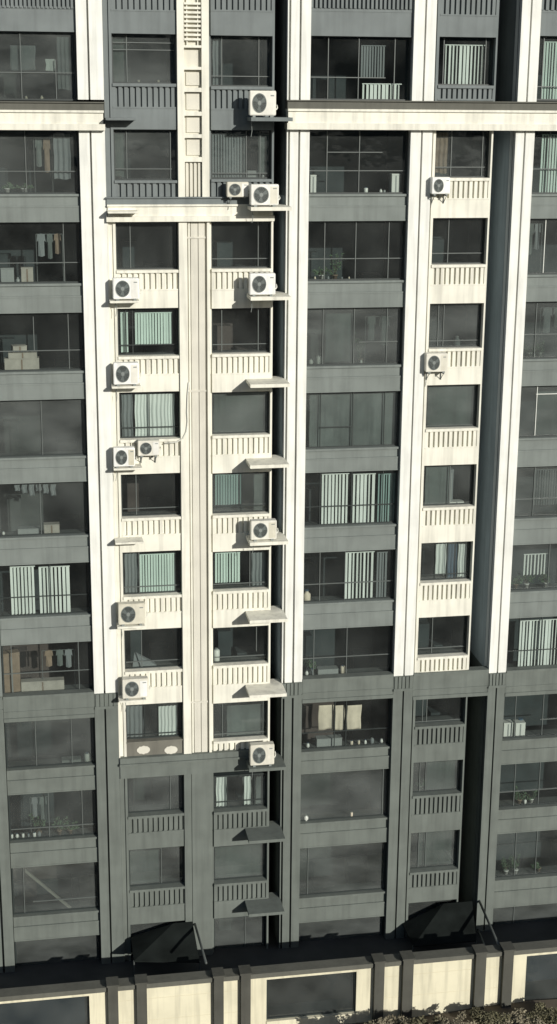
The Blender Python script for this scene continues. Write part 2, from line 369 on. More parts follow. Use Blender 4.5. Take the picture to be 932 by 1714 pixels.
SPEC = {
 'A0': dict(mull=[(93, 100, 168), 35], trans=[122], room='room_h'), 'A1': dict(mull=[43], trans=[287]), 'A2': dict(mull=[107], trans=[440]),
 'A3': dict(mull=[(57, 530, 587), 115], trans=[587]), 'A4': dict(mull=[70], trans=[], room='room_h'), 'A5': dict(mull=[68], room='room_h'), 'A6': dict(mull=[85], trans=[998], bar='frame'),
 'A7': dict(mull=[132, 20], trans=[1125], room='room_b'), 'A8': dict(mull=[60, 120]), 'A9': dict(mull=[138, 82], trans=[1385]), 'A10': dict(mull=[40], trans=[(1508, 55, 162)], room='room_b'), 'A11': dict(room='room'),
 'B0': dict(mull=[212], trans=[72, 84], room='room_h'), 'B1': dict(mull=[212, 285], trans=[283]), 'B2': dict(mull=[218]), 'B3': dict(mull=[(222, 520, 596), 211], trans=[577], bar='frame'),
 'B4': dict(mull=[250], trans=[715], bar='frame'), 'B5': dict(mull=[228], trans=[850], room='room_b'), 'B6': dict(mull=[233], trans=[981]), 'B7': dict(mull=[237], trans=[1106]),
 'B8': dict(mull=[242, 265], trans=[1228], bar='frame'), 'B9': dict(room='room_h', mull=[285]), 'B10': dict(mull=[270]), 'B11': dict(),
 'C0': dict(mull=[433, 371], trans=[128]), 'C1': dict(mull=[412, 435], trans=[290]), 'C2': dict(mull=[432], trans=[433]), 'C3': dict(mull=[371, 432], trans=[576], room='room_b'),
 'C4': dict(mull=[449], room='room_h'), 'C5': dict(mull=[404], trans=[847], bar='frame'), 'C6': dict(mull=[418], trans=[976]), 'C7': dict(mull=[(429, 1049, 1090)], trans=[1098]),
 'C8': dict(mull=[372, 440], trans=[1226]), 'C9': dict(mull=[380, 408, 425], trans=[1340], bar='frame'), 'C10': dict(room='room_h'), 'C11': dict(mull=[410], room='room_h'),
 'D0': dict(mull=[549, 600, 660], trans=[(130, 520, 645)]), 'D1': dict(mull=[547, 601], trans=[(255, 547, 640), 286]), 'D2': dict(mull=[543, 595, 650], trans=[433]),
 'D3': dict(mull=[540, 592, 647], trans=[(573, 600, 665)], room='room_h'), 'D4': dict(mull=[536, 590, 643], trans=[(714, 537, 590)], bar='frame'), 'D5': dict(mull=[535, 588, 640], trans=[846], bar='frame'),
 'D6': dict(mull=[535, 577], trans=[975]), 'D7': dict(mull=[525, 580], trans=[1098]), 'D8': dict(mull=[560, 579], trans=[1222], bar='frame', room='room_b'), 'D9': dict(mull=[640], room='room_h'),
 'D10': dict(mull=[515], room='room_h'), 'D11': dict(room='room_h', mull=[640]),
 'E0': dict(mull=[742, 812], trans=[145]), 'E1': dict(mull=[755, 807], trans=[280]), 'E2': dict(mull=[750], trans=[424]), 'E3': dict(mull=[733, 742], trans=[570]), 'E4': dict(room='room_h', mull=[796]),
 'E5': dict(room='room_h', mull=[752]), 'E6': dict(mull=[728, 748, 765], bar='frame', trans=[960]), 'E7': dict(mull=[723], trans=[1082]), 'E8': dict(mull=[707, 714, 775], trans=[1204]), 'E9': dict(mull=[702, 712, 766], room='room_h'),
 'E10': dict(mull=[700, 712], room='room_h'), 'E11': dict(),
 'F0': dict(mull=[908], trans=[145]), 'F1': dict(mull=[918], trans=[283]), 'F2': dict(mull=[911], bar='whiteframe'), 'F3': dict(mull=[896], trans=[560]), 'F4': dict(mull=[897], bar='whiteframe', trans=[(660, 897, 980)]),
 'F5': dict(mull=[893], trans=[835]), 'F6': dict(mull=[918]), 'F7': dict(mull=[868, 905], trans=[1088], bar='frame'), 'F8': dict(mull=[862, 908], trans=[(1205, 905, 990)]), 'F9': dict(mull=[861, 902], trans=[1322]),
 'F10': dict(mull=[862, 897]), 'F11': dict(mull=[858])}
for k in 'A7 D2 D1 B5 B7 E2 E8 A3 C7 D8 D5 D6 A6 B3 B4 B6 C2 C3 F8 D7 D0 F7 E0 E7 C6 A2 F9'.split(): SPEC[k]['pane'] = 'glass_c'
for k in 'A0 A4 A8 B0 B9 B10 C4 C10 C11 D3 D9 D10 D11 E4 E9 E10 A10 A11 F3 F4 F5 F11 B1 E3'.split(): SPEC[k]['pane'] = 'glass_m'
for bay in BAY:
    for i, (wt, wb, pb) in enumerate(ROWS[bay]):
        sp = SPEC.get(bay+str(i-1), dict(mull=[], trans=[]))
        window(bay, i, wt, wb, **sp)
        parapet(bay, i, wb, pb)
# frontless rows whose parapet is partly hidden by a cornice
def railed_stub(bay, pt, pb, m):
    x0, x1, px = BAY[bay]; zt, zb = zat(px, pt, .06), zat(px, pb, .06)
    b = MB(); b.box(x0, x1, .165, .31, zb, zt-.05); b.box(x0, x1, .02, .34, zt-.09, zt)
    o = part(b, 'balcony_parapet', m); rl = MB(); n = round((x1-x0)/.205); w = (x1-x0)/n
    for k in range(n): rl.box(x0+k*w, x0+k*w+.118, .075, .163, zb, zt-.09)
    part(rl, 'railing', m, o)
railed_stub('B', 302, 333, M['grey_up']); railed_stub('C', 300, 333, M['grey_up']); railed_stub('C', 1238, 1266, M['white'])
# grey panel with two pale ovals over the lower string course
x0, x1, px = BAY['B']; zt_, zb_ = zat(px, 1240, .06), zat(px, 1266, .06)
o = part(MB().box(x0, x1, .09, .31, zb_, zt_-.04).box(x0, x1, .05, .34, zt_-.05, zt_), 'balcony_parapet', mat('taupe_render', (.17, .165, .14), .8, .15, .2))
ov = MB()
for cx in (240, 286):
    X, Z = at(cx, 1255, .08); n = len(ov.v); K = 20
    lo = [(X+.25*math.cos(2*math.pi*k/K), .06, Z+.16*math.sin(2*math.pi*k/K)*(1+.1*math.sin(3*k))) for k in range(K)]
    ov.hexa(lo, [(a, .10, c) for a, _, c in lo])
part(ov, 'oval_medallion', M['panel'], o)
# solid masonry behind everything
b = MB(); b.box(-6, 24, 3.5, 14, BZ-4, ZTOP); b.box(-6, -2.2, .45, 3.45, BZ, ZTOP); b.box(22.45, 24, .2, 3.45, BZ, ZTOP)
part(b, 'wall', M['grey_mid'])
# ground-floor dark bands under the last rows
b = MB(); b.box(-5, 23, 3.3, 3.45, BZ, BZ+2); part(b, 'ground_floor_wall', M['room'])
# ---------------- ledges for the air conditioners
def ledge(x0, x1, yf, zt, th, m):
    b = MB(); b.box(x0, x1, yf, .06, zt-th, zt); b.box(x0+.02, x1, yf+.02, .05, zt-th-.015, zt-th)
    return part(b, 'ac_ledge', M[m])
YL = -1.0
CL = []
for i, py in enumerate((203, 353, 503, 649, 784, 913, 1043, 1168, 1291, 1411, 1533)):
    X0 = 7.62; X1 = 9.02; zb2 = zat(440, py, YL)
    m_ = 'grey_up' if i == 0 else ('white' if i < 8 else 'grey_low')
    b = MB(); b.hexa([(X0, YL, zb2), (X1, YL, zb2), (X1, .06, zb2), (X0, .06, zb2)], [(X0, YL, zb2+.12), (X1, YL, zb2+.12), (X1, .06, zb2+.12), (X0, .06, zb2+.12)])
    b.box(8.57, X1-.04, .06, .5, zb2, zb2+.12)
    part(b, 'ac_ledge', M[m_]); CL.append(zb2+.12)
BL = []
for i, py in enumerate((201, 357, 507, 650, 787, 911, 1052, 1176)):
    zb2 = zat(205, py, -.58); m_ = 'grey_up' if i == 0 else 'white'
    ledge(2.84, 3.84, -.58, zb2+.06, .06, m_); BL.append(zb2+.06)
# ------------------------------------------------------------------ air conditioners
def ac_proto(label):
    r = thing('air_conditioner', label, 'air conditioner', group='outdoor air conditioner units on the facade')
    w, h, d = .90, .66, .32
    MB().box(-w/2, w/2, -d, 0, .05, h).build('casing', M['acw'], r, bevel=.018)
    b = MB(); b.box(-w/2+.1, -w/2+.2, -d+.01, -.02, 0, .055); b.box(w/2-.2, w/2-.1, -d+.01, -.02, 0, .055); b.build('foot', M['plasticg'], r)
    cx, cz, R_ = -.12, .355, .235
    def ring(R1, R2, y0, y1, K=36):
        q = MB()
        for k in range(K):
            a0, a1 = 2*math.pi*k/K, 2*math.pi*(k+1)/K
            P = lambda R, a, y: (cx+R*math.cos(a), y, cz+R*math.sin(a))
            q.poly([P(R1, a0, y1), P(R1, a1, y1), P(R2, a1, y1), P(R2, a0, y1)])
            q.poly([P(R2, a0, y0), P(R2, a0, y1), P(R2, a1, y1), P(R2, a1, y0)])
            q.poly([P(R1, a0, y0), P(R1, a1, y0), P(R1, a1, y1), P(R1, a0, y1)])
        return q
    ring(0.002, R_-.004, -d-.001, -d-.004).build('fan_opening', M['acdark'], r)
    g = MB()
    for R1 in (.07, .105, .14, .175, .21): q = ring(R1, R1+.010, -d-.010, -d-.016); n = len(g.v); g.v += q.v; g.f += [tuple(n+i for i in f) for f in q.f]
    q = ring(R_-.012, R_+.008, -d-.001, -d-.02); n = len(g.v); g.v += q.v; g.f += [tuple(n+i for i in f) for f in q.f]
    for k in range(24):
        a = math.pi*k/12+.1; c, s_ = math.cos(a), math.sin(a); t = .0035
        g.hexa([(cx+.05*c-t*s_, -d-.012, cz+.05*s_+t*c), (cx+.05*c+t*s_, -d-.012, cz+.05*s_-t*c), (cx+R_*c+t*s_, -d-.012, cz+R_*s_-t*c), (cx+R_*c-t*s_, -d-.012, cz+R_*s_+t*c)],
               [(cx+.05*c-t*s_, -d-.017, cz+.05*s_+t*c), (cx+.05*c+t*s_, -d-.017, cz+.05*s_-t*c), (cx+R_*c+t*s_, -d-.017, cz+R_*s_-t*c), (cx+R_*c-t*s_, -d-.017, cz+R_*s_+t*c)])
    gr = g.build('fan_grille', M['acgrill'], r)
    K = 20; lo = [(cx+.058*math.cos(2*math.pi*k/K), -d-.014, cz+.058*math.sin(2*math.pi*k/K)) for k in range(K)]
    MB().hexa(lo, [(a, -d-.024, c) for a, _, c in lo]).build('grille_badge', M['plasticg'], gr)
    f = MB()
    for k in range(3):
        a = 2*math.pi*k/3+.5; pts = []
        for (R1, da) in ((.05, -.3), (.2, -.42), (.22, .25), (.06, .35)): pts.append((cx+R1*math.cos(a+da), -d-.006-(.002 if da > 0 else 0), cz+R1*math.sin(a+da)))
        f.poly(pts)
    f.build('fan', M['acgrill'], r)
    b = MB(); b.box(.17, .41, -d-.003, -d+.002, .09, .60)
    for k in range(5): b.box(.2, .40, -d-.008, -d, .12+k*.03, .132+k*.03)
    b.build('service_panel', M['plasticg'] if 0 else M['acw'], r)
    MB().box(.26, .38, -d-.0075, -d-.0035, .525, .555).build('label_plate', M['plasticg'], r)
    MB().tube([(w/2-.02, -.12, .2), (w/2+.05, -.12, .2), (w/2+.09, -.06, .24), (w/2+.09, .06, .30)], .02).build('refrigerant_pipe', M['pipe'], r)
    MB().tube([(-w/2+.12, -.05, .04), (-w/2+.10, -.02, -.10), (-w/2+.13, .02, -.34), (-w/2+.10, .04, -.5)], .011, 6).build('drain_hose', M['plasticg'], r)
    return r
proto = None
def add_ac(x0, x1, y0, y1, Yf, label, zb=None, yaw=0, flip=False):
    global proto
    if proto is None: o = proto = ac_proto(label)
    else:
        o = proto.copy(); COL.objects.link(o); o['label'] = label
        for ch in list(proto.children):
            c = ch.copy(); COL.objects.link(c); c.parent = o
            for g in ch.children:
                q = g.copy(); COL.objects.link(q); q.parent = c
    py = (y0+y1)/2
    Xa, Xb = xat(x0, py, Yf), xat(x1, py, Yf); za, zc = zat((x0+x1)/2, y1, Yf), zat((x0+x1)/2, y0, Yf)
    if zb is not None: za = zb
    sc = (Xb-Xa)/.90
    o.scale = (sc, 1, (zc-za)/.66); o.location = ((Xa+Xb)/2, Yf+.32, za); o.rotation_euler = (0, 0, yaw)
    return o
add_ac(418, 462, 152, 191, -.85, 'white air conditioner on the grey ledge beside the right cornice end', CL[0])
add_ac(419, 466, 309, 346, -.85, 'larger of two neighbouring white air conditioners above the middle cornice', CL[1], .05)
add_ac(418, 461, 458, 496, -.85, 'white air conditioner on the first ledge below the middle cornice', CL[2])
add_ac(420, 463, 872, 906, -.85, 'white air conditioner with dark fan on the middle one of the right hand ledges', CL[5])
add_ac(419, 459, 1247, 1282, -.85, 'lowest white air conditioner, on a ledge at the grey string course', CL[8])
a2 = add_ac(380, 416, 305, 332, -.45, 'smaller of two neighbouring white air conditioners above the middle cornice', None)
add_ac(189, 233, 466, 497, -.52, 'highest air conditioner of the left pier, beside white railing', BL[2])
add_ac(190, 232, 608, 640, -.52, 'second highest air conditioner on the left pier, dark round fan', BL[3])
add_ac(190, 226, 750, 781, -.52, 'left air conditioner of the pair hung side by side on white railing', BL[4])
a3 = add_ac(231, 267, 738, 765, -.34, 'right air conditioner of the side by side pair, hung higher on the railing', None)
add_ac(198, 243, 1011, 1043, -.52, 'air conditioner second from the bottom on the left pier ledges', BL[6])
add_ac(205, 248, 1137, 1168, -.52, 'lowest air conditioner on the left pier ledges', BL[7])
a4 = add_ac(723, 753, 297, 327, -.32, 'air conditioner at the top railing of the narrow right bay', None)
a5 = add_ac(713, 749, 592, 625, -.32, 'air conditioner two floors below the other one on the narrow right bay', None)
for o, wy, lb in ((a2, .03, 'steel bracket under the smaller unit above the middle cornice'), (a3, .05, 'steel bracket under the raised unit of the pair'), (a4, .05, 'steel bracket under the top unit of the narrow bay'), (a5, .05, 'steel bracket under the lower unit of the narrow bay')):
    x, y, z = o.location; sx = o.scale[0]*.3
    b = MB()
    for s_ in (-1, 1):
        b.box(s_*sx-.018, s_*sx+.018, -.34, wy-y, -.035, -.002); b.tube([(s_*sx, -.28, -.03), (s_*sx, wy-y, -.28)], .012, 6); b.box(s_*sx-.018, s_*sx+.018, wy-y-.02, wy-y, -.3, -.03)
    br = b.build('wall_bracket', M['steel']); br.location = (x, y, z); tag(br, lb, 'bracket', 'steel brackets under wall hung air conditioners')
# conduit on the centre pier
b = MB(); P = []
for px, py in ((276, 742), (296, 740), (306, 734), (312, 722), (314, 705), (313, 690), (314, 660), (316, 640)):
    X, Z = at(px, py, -.06); P.append((X, -.06, Z))
b.tube(P, .022, 8)
tag(b.build('conduit', M['pipe'], smooth=True), 'white conduit curving up the centre pier from the air conditioner pair', 'pipe')
# ------------------------------------------------------------------ blinds and curtains (hung just inside the glass)
def where(bay, row): return {'A': 'far left bay', 'B': 'bay left of centre pier', 'C': 'bay right of centre pier', 'D': 'wide middle bay', 'E': 'narrow railed right bay', 'F': 'right edge bay'}[bay] + ', ' + ORD[row] + ' window row'
def blind(bay, row, x0, x1, y0, y1, m, word, kind='blind'):
    Y = .46; X0, X1 = xat(x0, (y0+y1)/2, Y), xat(x1, (y0+y1)/2, Y); Z0, Z1 = zat((x0+x1)/2, y1, Y), zat((x0+x1)/2, y0, Y)
    w = WIN[(bay, row)]; X0 = max(X0, w[0]+.02); X1 = min(X1, w[1]-.02); Z1 = min(Z1, w[3]-.02); Z0 = max(Z0, w[2]+.01)
    W = X1-X0; b = MB()
    if kind == 'blind':
        n = max(3, round(W/(.135 if m == 'blind_white' else .10))); s = W/n
        for k in range(n):
            xa = X0+k*s; j = random.uniform(-.015, .015); t = random.choice((random.uniform(.01, .03), random.uniform(.04, .08), random.uniform(.05, .09))); e = random.choice((.62, .75, .86, .97) if m == 'blind_white' else (.8, .9, .97))
            if m != 'blind_white': t *= .6
            b.hexa([(xa, 0-t, 0), (xa+s*e, t+j, 0), (xa+s*e, t+j+.004, 0), (xa, .004-t, 0)], [(xa, 0-t, Z1-Z0-.03), (xa+s*e, t+j, Z1-Z0-.03), (xa+s*e, t+j+.004, Z1-Z0-.03), (xa, .004-t, Z1-Z0-.03)])
        b.box(X0, X1, -.02, .02, Z1-Z0-.03, Z1-Z0)
        b.v = [(x-X0, y, z) for x, y, z in b.v]
    else:
        nx, nz = max(10, int(W/.02)), 10; ph = random.random()*6; fr = random.uniform(34, 50) if m != 'sheer' else random.uniform(7, 13)
        for th in (0, .006):
            for jz in range(nz+1):
                for ix in range(nx+1):
                    u = ix/nx; v = jz/nz; x = u*W
                    amp = (.035 if m != 'sheer' else .010)*(.55+.45*(1-v)); b.v.append((x + .01*math.sin(9*v+ph), th+amp*math.sin(fr*x*(1+.05*math.sin(5*x))+ph+.4*math.sin(4*v)), v*(Z1-Z0) + (.02*math.sin(x*13) if jz == 0 else 0)))
        K = (nx+1)*(nz+1)
        for q in (0, K):
            for jz in range(nz):
                for ix in range(nx):
                    a = q+jz*(nx+1)+ix; b.f.append((a, a+1, a+nx+2, a+nx+1))
    o = b.build('vertical_blind' if kind == 'blind' else ('curtain'), M[m], smooth=(kind != 'blind')); o.location = (X0, Y+.03, Z0)
    nm = 'vertical blind' if kind == 'blind' else 'curtain'
    tag(o, f'{word} {nm} in {where(bay, row)}', nm.split()[-1], 'blinds and curtains behind the windows')
for a in [
 ('D', 0, 604, 645, 76, 130, 'blind_grey', 'high light grey'), ('D', 0, 606, 672, 140, 168, 'blind_white', 'low white'),
 ('E', 0, 744, 811, 75, 141, 'blind_white', 'white'), ('F', 0, 908, 960, 70, 168, 'blind_green', 'greenish'),
 ('F', 1, 905, 960, 225, 322, 'blind_green', 'pale green'), ('C', 1, 355, 411, 224, 300, 'blind_grey', 'grey'), ('C', 1, 432, 458, 224, 292, 'sheer', 'dark grey', 'curtain'),
 ('C', 0, 356, 371, 64, 145, 'blind_grey', 'narrow grey', 'curtain'),
 ('B', 3, 226, 288, 523, 576, 'blind_green', 'pale green'), ('B', 3, 202, 215, 523, 590, 'blind_green', 'narrow pale green'),
 ('B', 4, 226, 292, 660, 733, 'blind_white', 'folded white', 'curtain'), ('B', 4, 204, 222, 660, 733, 'blind_grey', 'narrow grey', 'curtain'),
 ('B', 6, 234, 294, 927, 990, 'blind_green', 'pale green'), ('B', 6, 209, 231, 927, 996, 'blind_grey', 'grey', 'curtain'),
 ('B', 8, 209, 240, 1182, 1238, 'blind_grey', 'left grey', 'curtain'), ('B', 8, 265, 296, 1182, 1238, 'blind_white', 'right white', 'curtain'),
 ('C', 5, 360, 404, 794, 845, 'blind_teal', 'teal'), ('C', 5, 425, 452, 794, 860, 'sheer', 'dark', 'curtain'), ('C', 6, 360, 402, 925, 975, 'blind_green', 'bright pale green'), ('C', 6, 421, 452, 925, 988, 'blind_grey', 'grey', 'curtain'),
 ('C', 4, 358, 449, 658, 728, 'sheer', 'reflection-imitating wide grey', 'curtain'), ('C', 9, 362, 379, 1300, 1356, 'blind_white', 'left white', 'curtain'), ('C', 9, 407, 420, 1300, 1350, 'blind_white', 'right white', 'curtain'), ('C', 9, 428, 448, 1300, 1356, 'sheer', 'dark', 'curtain'),
 ('C', 8, 380, 446, 1180, 1236, 'sheer', 'dark grey', 'curtain'), ('C', 10, 360, 446, 1416, 1476, 'sheer', 'dim grey', 'curtain'),
 ('D', 4, 518, 664, 660, 748, 'sheer', 'reflection-imitating wide dark grey', 'curtain'), ('D', 5, 538, 584, 793, 878, 'blind_white', 'left white'), ('D', 5, 590, 628, 793, 876, 'blind_white', 'right white'), ('D', 5, 632, 664, 793, 878, 'blind_teal', 'dark green'),
 ('D', 6, 577, 626, 924, 1005, 'blind_white', 'white'), ('D', 6, 630, 648, 924, 1005, 'blind_grey', 'narrow grey'), ('D', 3, 545, 590, 525, 606, 'sheer', 'grey hanging', 'curtain'),

 ('E', 4, 716, 795, 648, 716, 'sheer', 'dark grey', 'curtain'), ('E', 6, 729, 747, 911, 962, 'blind_white', 'left pale', 'curtain'), ('E', 6, 748, 766, 911, 972, 'blue', 'dark blue', 'curtain'), ('E', 6, 767, 780, 911, 966, 'blind_white', 'right pale', 'curtain'),
 ('E', 9, 714, 765, 1275, 1327, 'sheer', 'dark grey', 'curtain'), ('E', 10, 700, 762, 1392, 1454, 'sheer', 'dim grey', 'curtain'), ('E', 1, 727, 750, 222, 290, 'brown', 'brown', 'curtain'),
 ('E', 5, 712, 752, 782, 846, 'sheer', 'left grey', 'curtain'),
 ('F', 5, 894, 960, 785, 845, 'blind_grey', 'grey'), ('F', 7, 868, 960, 1037, 1116, 'blind_white', 'white'), ('F', 4, 899, 960, 655, 728, 'sheer', 'grey', 'curtain'), ('F', 6, 876, 916, 927, 962, 'blind_white', 'short white'),
 ('A', 6, 18, 60, 948, 1028, 'blind_white', 'left white'), ('A', 6, 66, 118, 948, 1028, 'blind_white', 'right pale'), ('A', 1, 90, 118, 224, 300, 'blind_grey', 'grey', 'curtain'),
 ('A', 0, 96, 120, 62, 150, 'blind_grey', 'grey', 'curtain'), ('B', 10, 214, 268, 1424, 1486, 'sheer', 'left dim grey', 'curtain'),
 ('B', 0, 185, 212, 62, 140, 'sheer', 'dark grey', 'curtain'), ('B', 1, 186, 210, 222, 296, 'sheer', 'dark grey', 'curtain'),
]: blind(*a)
# ------------------------------------------------------------------ balcony clutter: every item a thing standing on the inner sill
def spot(bay, row, x, y, Y): X = xat(x, y, Y); w = WIN[(bay, row)]; return X, w[2]
def bottle(bay, row, px, h, label, m='plastic', Y=.55):
    X, Z = spot(bay, row, px, ROWS[bay][row+1][1], Y)
    o = thing('bottle', label, 'bottle', (X, Y, Z), 'bottles and jars on the window sills')
    h *= random.uniform(.75, 1.0); r = h*random.uniform(.24, .36); q = random.choice((0, 1, 2))
    prof = [[(r*.9, 0), (r, .02), (r, h*.62), (r*.45, h*.8), (r*.4, h*.9)], [(r*.8, 0), (r, .03), (r*1.05, h*.8), (r*.8, h*.9)], [(r*.7, 0), (r*1.15, h*.35), (r*.9, h*.7), (r*.5, h*.9)]][q]
    if m == 'plastic': m = random.choice(('plastic', 'plastic', 'cream', 'blind_grey'))
    MB().lathe((0, 0, 0), prof, 12).build('body', M[m], o, smooth=True)
    MB().lathe((0, 0, h*.9), [(r*.5, 0), (r*.5, h*.1)], 10).build('cap', M['blue'] if random.random() < .4 else M['plasticg'], o)
def plant(bay, row, px, h, label, Y=.62, spread=.22):
    h *= 1.25; spread *= 1.4
    X, Z = spot(bay, row, px, ROWS[bay][row+1][1], Y)
    o = thing('potted_plant', label, 'potted plant', (X, Y, Z), 'potted plants on the window sills')
    MB().lathe((0, 0, 0), [(.07, 0), (.10, .15), (.112, .15), (.112, .175), (.09, .175)], 14).build('pot', M['plastic'] if random.random() < .6 else M['brown'], o, smooth=True)
    b = MB(); st = MB()
    for k in range(9):
        a = random.random()*6.28; q = random.uniform(.3, 1)*spread; top = Vector((q*math.cos(a), min(.3, q*math.sin(a)) if math.sin(a) > 0 else q*math.sin(a)*.5, random.uniform(.35, 1)*h))
        st.tube([(0, 0, .16), top*.5+Vector((0, 0, .12)), top], .006, 5)
        for t in range(16):
            c = top*random.uniform(.55, 1.05)+Vector([random.uniform(-.06, .06) for _ in range(3)]); d1 = Vector([random.uniform(-1, 1) for _ in range(3)]).normalized(); d2 = d1.orthogonal().normalized()
            c.z = max(c.z, .2); b.poly([c-d1*.055, c+d2*.022, c+d1*.055, c-d2*.022])
    b.build('foliage', M['green'], o); st.build('stem', M['wood'], o)
def boxitem(bay, row, x0, x1, y0, label, name='cardboard_box', cat='box', m='card', Y=.52, dep=.34, yaw=0., y1=None, lidm=None):
    yb = ROWS[bay][row+1][1] if y1 is None else y1
    Xa, Xb = xat(x0, yb, Y), xat(x1, yb, Y); Z = WIN[(bay, row)][2] if y1 is None else zat((x0+x1)/2, y1, Y); H = zat((x0+x1)/2, y0, Y)-Z
    w = Xb-Xa
    o = thing(name, label, cat, ((Xa+Xb)/2, Y+dep/2, Z))
    o.rotation_euler = (0, 0, yaw)
    MB().box(-w/2, w/2, -dep/2, dep/2, 0, H*.92).build('body', M[m], o, bevel=.01)
    b = MB(); b.box(-w/2-.006, w/2+.006, -dep/2-.006, dep/2+.006, H*.921, H); b.build('lid', M[lidm or m], o, bevel=.005)
    b = MB(); b.box(-.025, .025, -dep/2-.008, -dep/2-.001, .01, H*.9); b.build('tape' if m in ('card',) else 'handle', M['brown'] if m == 'card' else M['plasticg'], o)
    return o
def hanging(bay, row, x0, x1, y0, y1, label, m='cream', name='towel', Y=.50):
    X0, X1 = xat(x0, y0, Y), xat(x1, y0, Y); Z1, Z0 = zat(x0, y0, Y), zat(x0, y1, Y); W = X1-X0
    b = MB(); nx, nz = 12, 12; ph = random.random()*6
    for th in (0, .012):
        for j in range(nz+1):
            for i in range(nx+1):
                u, v = i/nx, j/nz
                b.v.append((u*W*(1-.03*v) + .012*math.sin(7*v+ph), th+.02*math.sin(u*9+ph)*v, -v*(Z1-Z0)*(1+.02*math.sin(u*5+ph))))
    K = (nx+1)*(nz+1)
    for q in (0, K):
        for j in range(nz):
            for i in range(nx): a = q+j*(nx+1)+i; b.f.append((a, a+1, a+nx+2, a+nx+1))
    for i in range(nx):
        for j in (0, nz): a = j*(nx+1)+i; b.f.append((a, a+1, a+1+K, a+K))
    for j in range(nz):
        for i in (0, nx): a = j*(nx+1)+i; b.f.append((a, a+nx+1, a+nx+1+K, a+K))
    o = b.build(name, M[m], smooth=True); o.location = (X0, Y, Z1)
    tag(o, label, name.replace('_', ' '), 'laundry hung behind the windows')
# row 0
hanging('A', 0, 16, 59, 76, 118, 'grey shirt cloth hanging in the top far left window', 'blind_grey', 'laundry')
hanging('A', 0, 76, 92, 99, 119, 'small pale cloth hung beside the grey one, top far left window', 'blind_white', 'laundry')
bottle('A', 0, 44, .17, 'left of two white bottles above the left cornice'); bottle('A', 0, 70, .18, 'right of two white bottles above the left cornice')
bottle('B', 0, 232, .16, 'left white jar above the grey railing left of the ladder pier'); bottle('B', 0, 265, .16, 'right white jar above the grey railing left of the ladder pier')
# row 1
boxitem('D', 1, 519, 529, 293, 'tall white box at the left end below the right cornice', 'storage_box', 'box', 'plastic'); boxitem('D', 1, 655, 669, 291, 'tall white box at the right end below the right cornice', 'storage_box', 'box', 'plastic')
bottle('D', 1, 612, .24, 'white bottle left of centre below the right cornice'); bottle('D', 1, 637, .2, 'white bottle right of centre below the right cornice'); bottle('D', 1, 643, .17, 'short grey jar beside the right bottle below the cornice', 'plasticg')
plant('A', 1, 12, .3, 'low leafy plant at the left below the left cornice'); plant('A', 1, 40, .26, 'second low plant below the left cornice')
boxitem('C', 1, 414, 432, 286, 'pale basin box behind the larger unit above the middle cornice', 'storage_box', 'box', 'plasticg')
bottle('C', 1, 440, .2, 'grey jar behind the larger unit above the middle cornice', 'plasticg')
# row 2
boxitem('A', 2, 2, 24, 449, 'grey machine shaped box at left, third row far left', 'storage_box', 'box', 'plasticg'); boxitem('A', 2, 36, 56, 448, 'pale storage box right of the grey one, third row far left', 'storage_box', 'box', 'card')
bottle('A', 2, 30, .2, 'bottle between the two boxes in the far left third row', 'plasticg')
plant('D', 2, 560, .75, 'tall bushy plant in the wide bay, third row', spread=.3); plant('D', 2, 537, .35, 'low plant left of the tall one, third row')
for k, px in enumerate((527, 549, 572, 584)): bottle('D', 2, px, .14, ['first', 'second', 'third', 'fourth'][k]+' small white pot from the left by the third row plants')
# row 3
boxitem('A', 3, 8, 66, 600, 'wide pale box at the bottom of the fourth row heap', y1=None); boxitem('A', 3, 14, 62, 590, 'flat pale box on top of the wide one, fourth row', y1=600); boxitem('A', 3, 20, 44, 579, 'small box crowning the heap in the fourth row', y1=590, yaw=.2)
plant('D', 3, 603, .85, 'tall plant with pale leaves, wide bay fourth row', spread=.16); bottle('D', 3, 604, .22, 'white jar below the tall plant, fourth row', Y=.46); bottle('D', 3, 520, .28, 'white jug at the left, wide bay fourth row'); bottle('D', 3, 533, .42, 'taller pale bottle beside the white jug, fourth row')
plant('F', 3, 885, .45, 'left leafy plant in the right edge fourth row'); plant('F', 3, 902, .6, 'taller leafy plant in the right edge fourth row'); bottle('F', 3, 893, .2, 'white pot between plants in the right edge fourth row')
bottle('E', 3, 764, .45, 'tall white bottle in the narrow railed bay, fourth row')
# row 5
for k in range(6): hanging('A', 5, 24+k*12, 33+k*12, 811, 822+(k % 3)*4, ORD[k].replace('top', 'first')+' small cloth from the left on the sixth row clothes line', 'blind_grey', 'laundry')
boxitem('A', 5, 30, 66, 885, 'low flat box in the far left sixth row', 'storage_box', 'box', 'plasticg'); bottle('A', 5, 6, .2, 'pale jar at the far left of the sixth row'); boxitem('A', 5, 74, 100, 878, 'pale low box right of the flat one, sixth row')
boxitem('E', 5, 752, 776, 840, 'flat white tray in the narrow railed bay, sixth row', 'storage_box', 'box', 'plastic'); boxitem('E', 5, 750, 757, 786, 'tall narrow pale cupboard in the narrow railed bay, sixth row', 'cupboard', 'cupboard', 'blind_grey', Y=.7, dep=.3)
# row 6
plant('F', 6, 862, .4, 'left leafy plant in the right edge seventh row'); plant('F', 6, 880, .55, 'dark bushy plant below the short white blind', spread=.3); plant('F', 6, 912, .4, 'right leafy plant in the right edge seventh row')
bottle('D', 6, 513, .55, 'tall white bottle at the left end, wide bay seventh row')
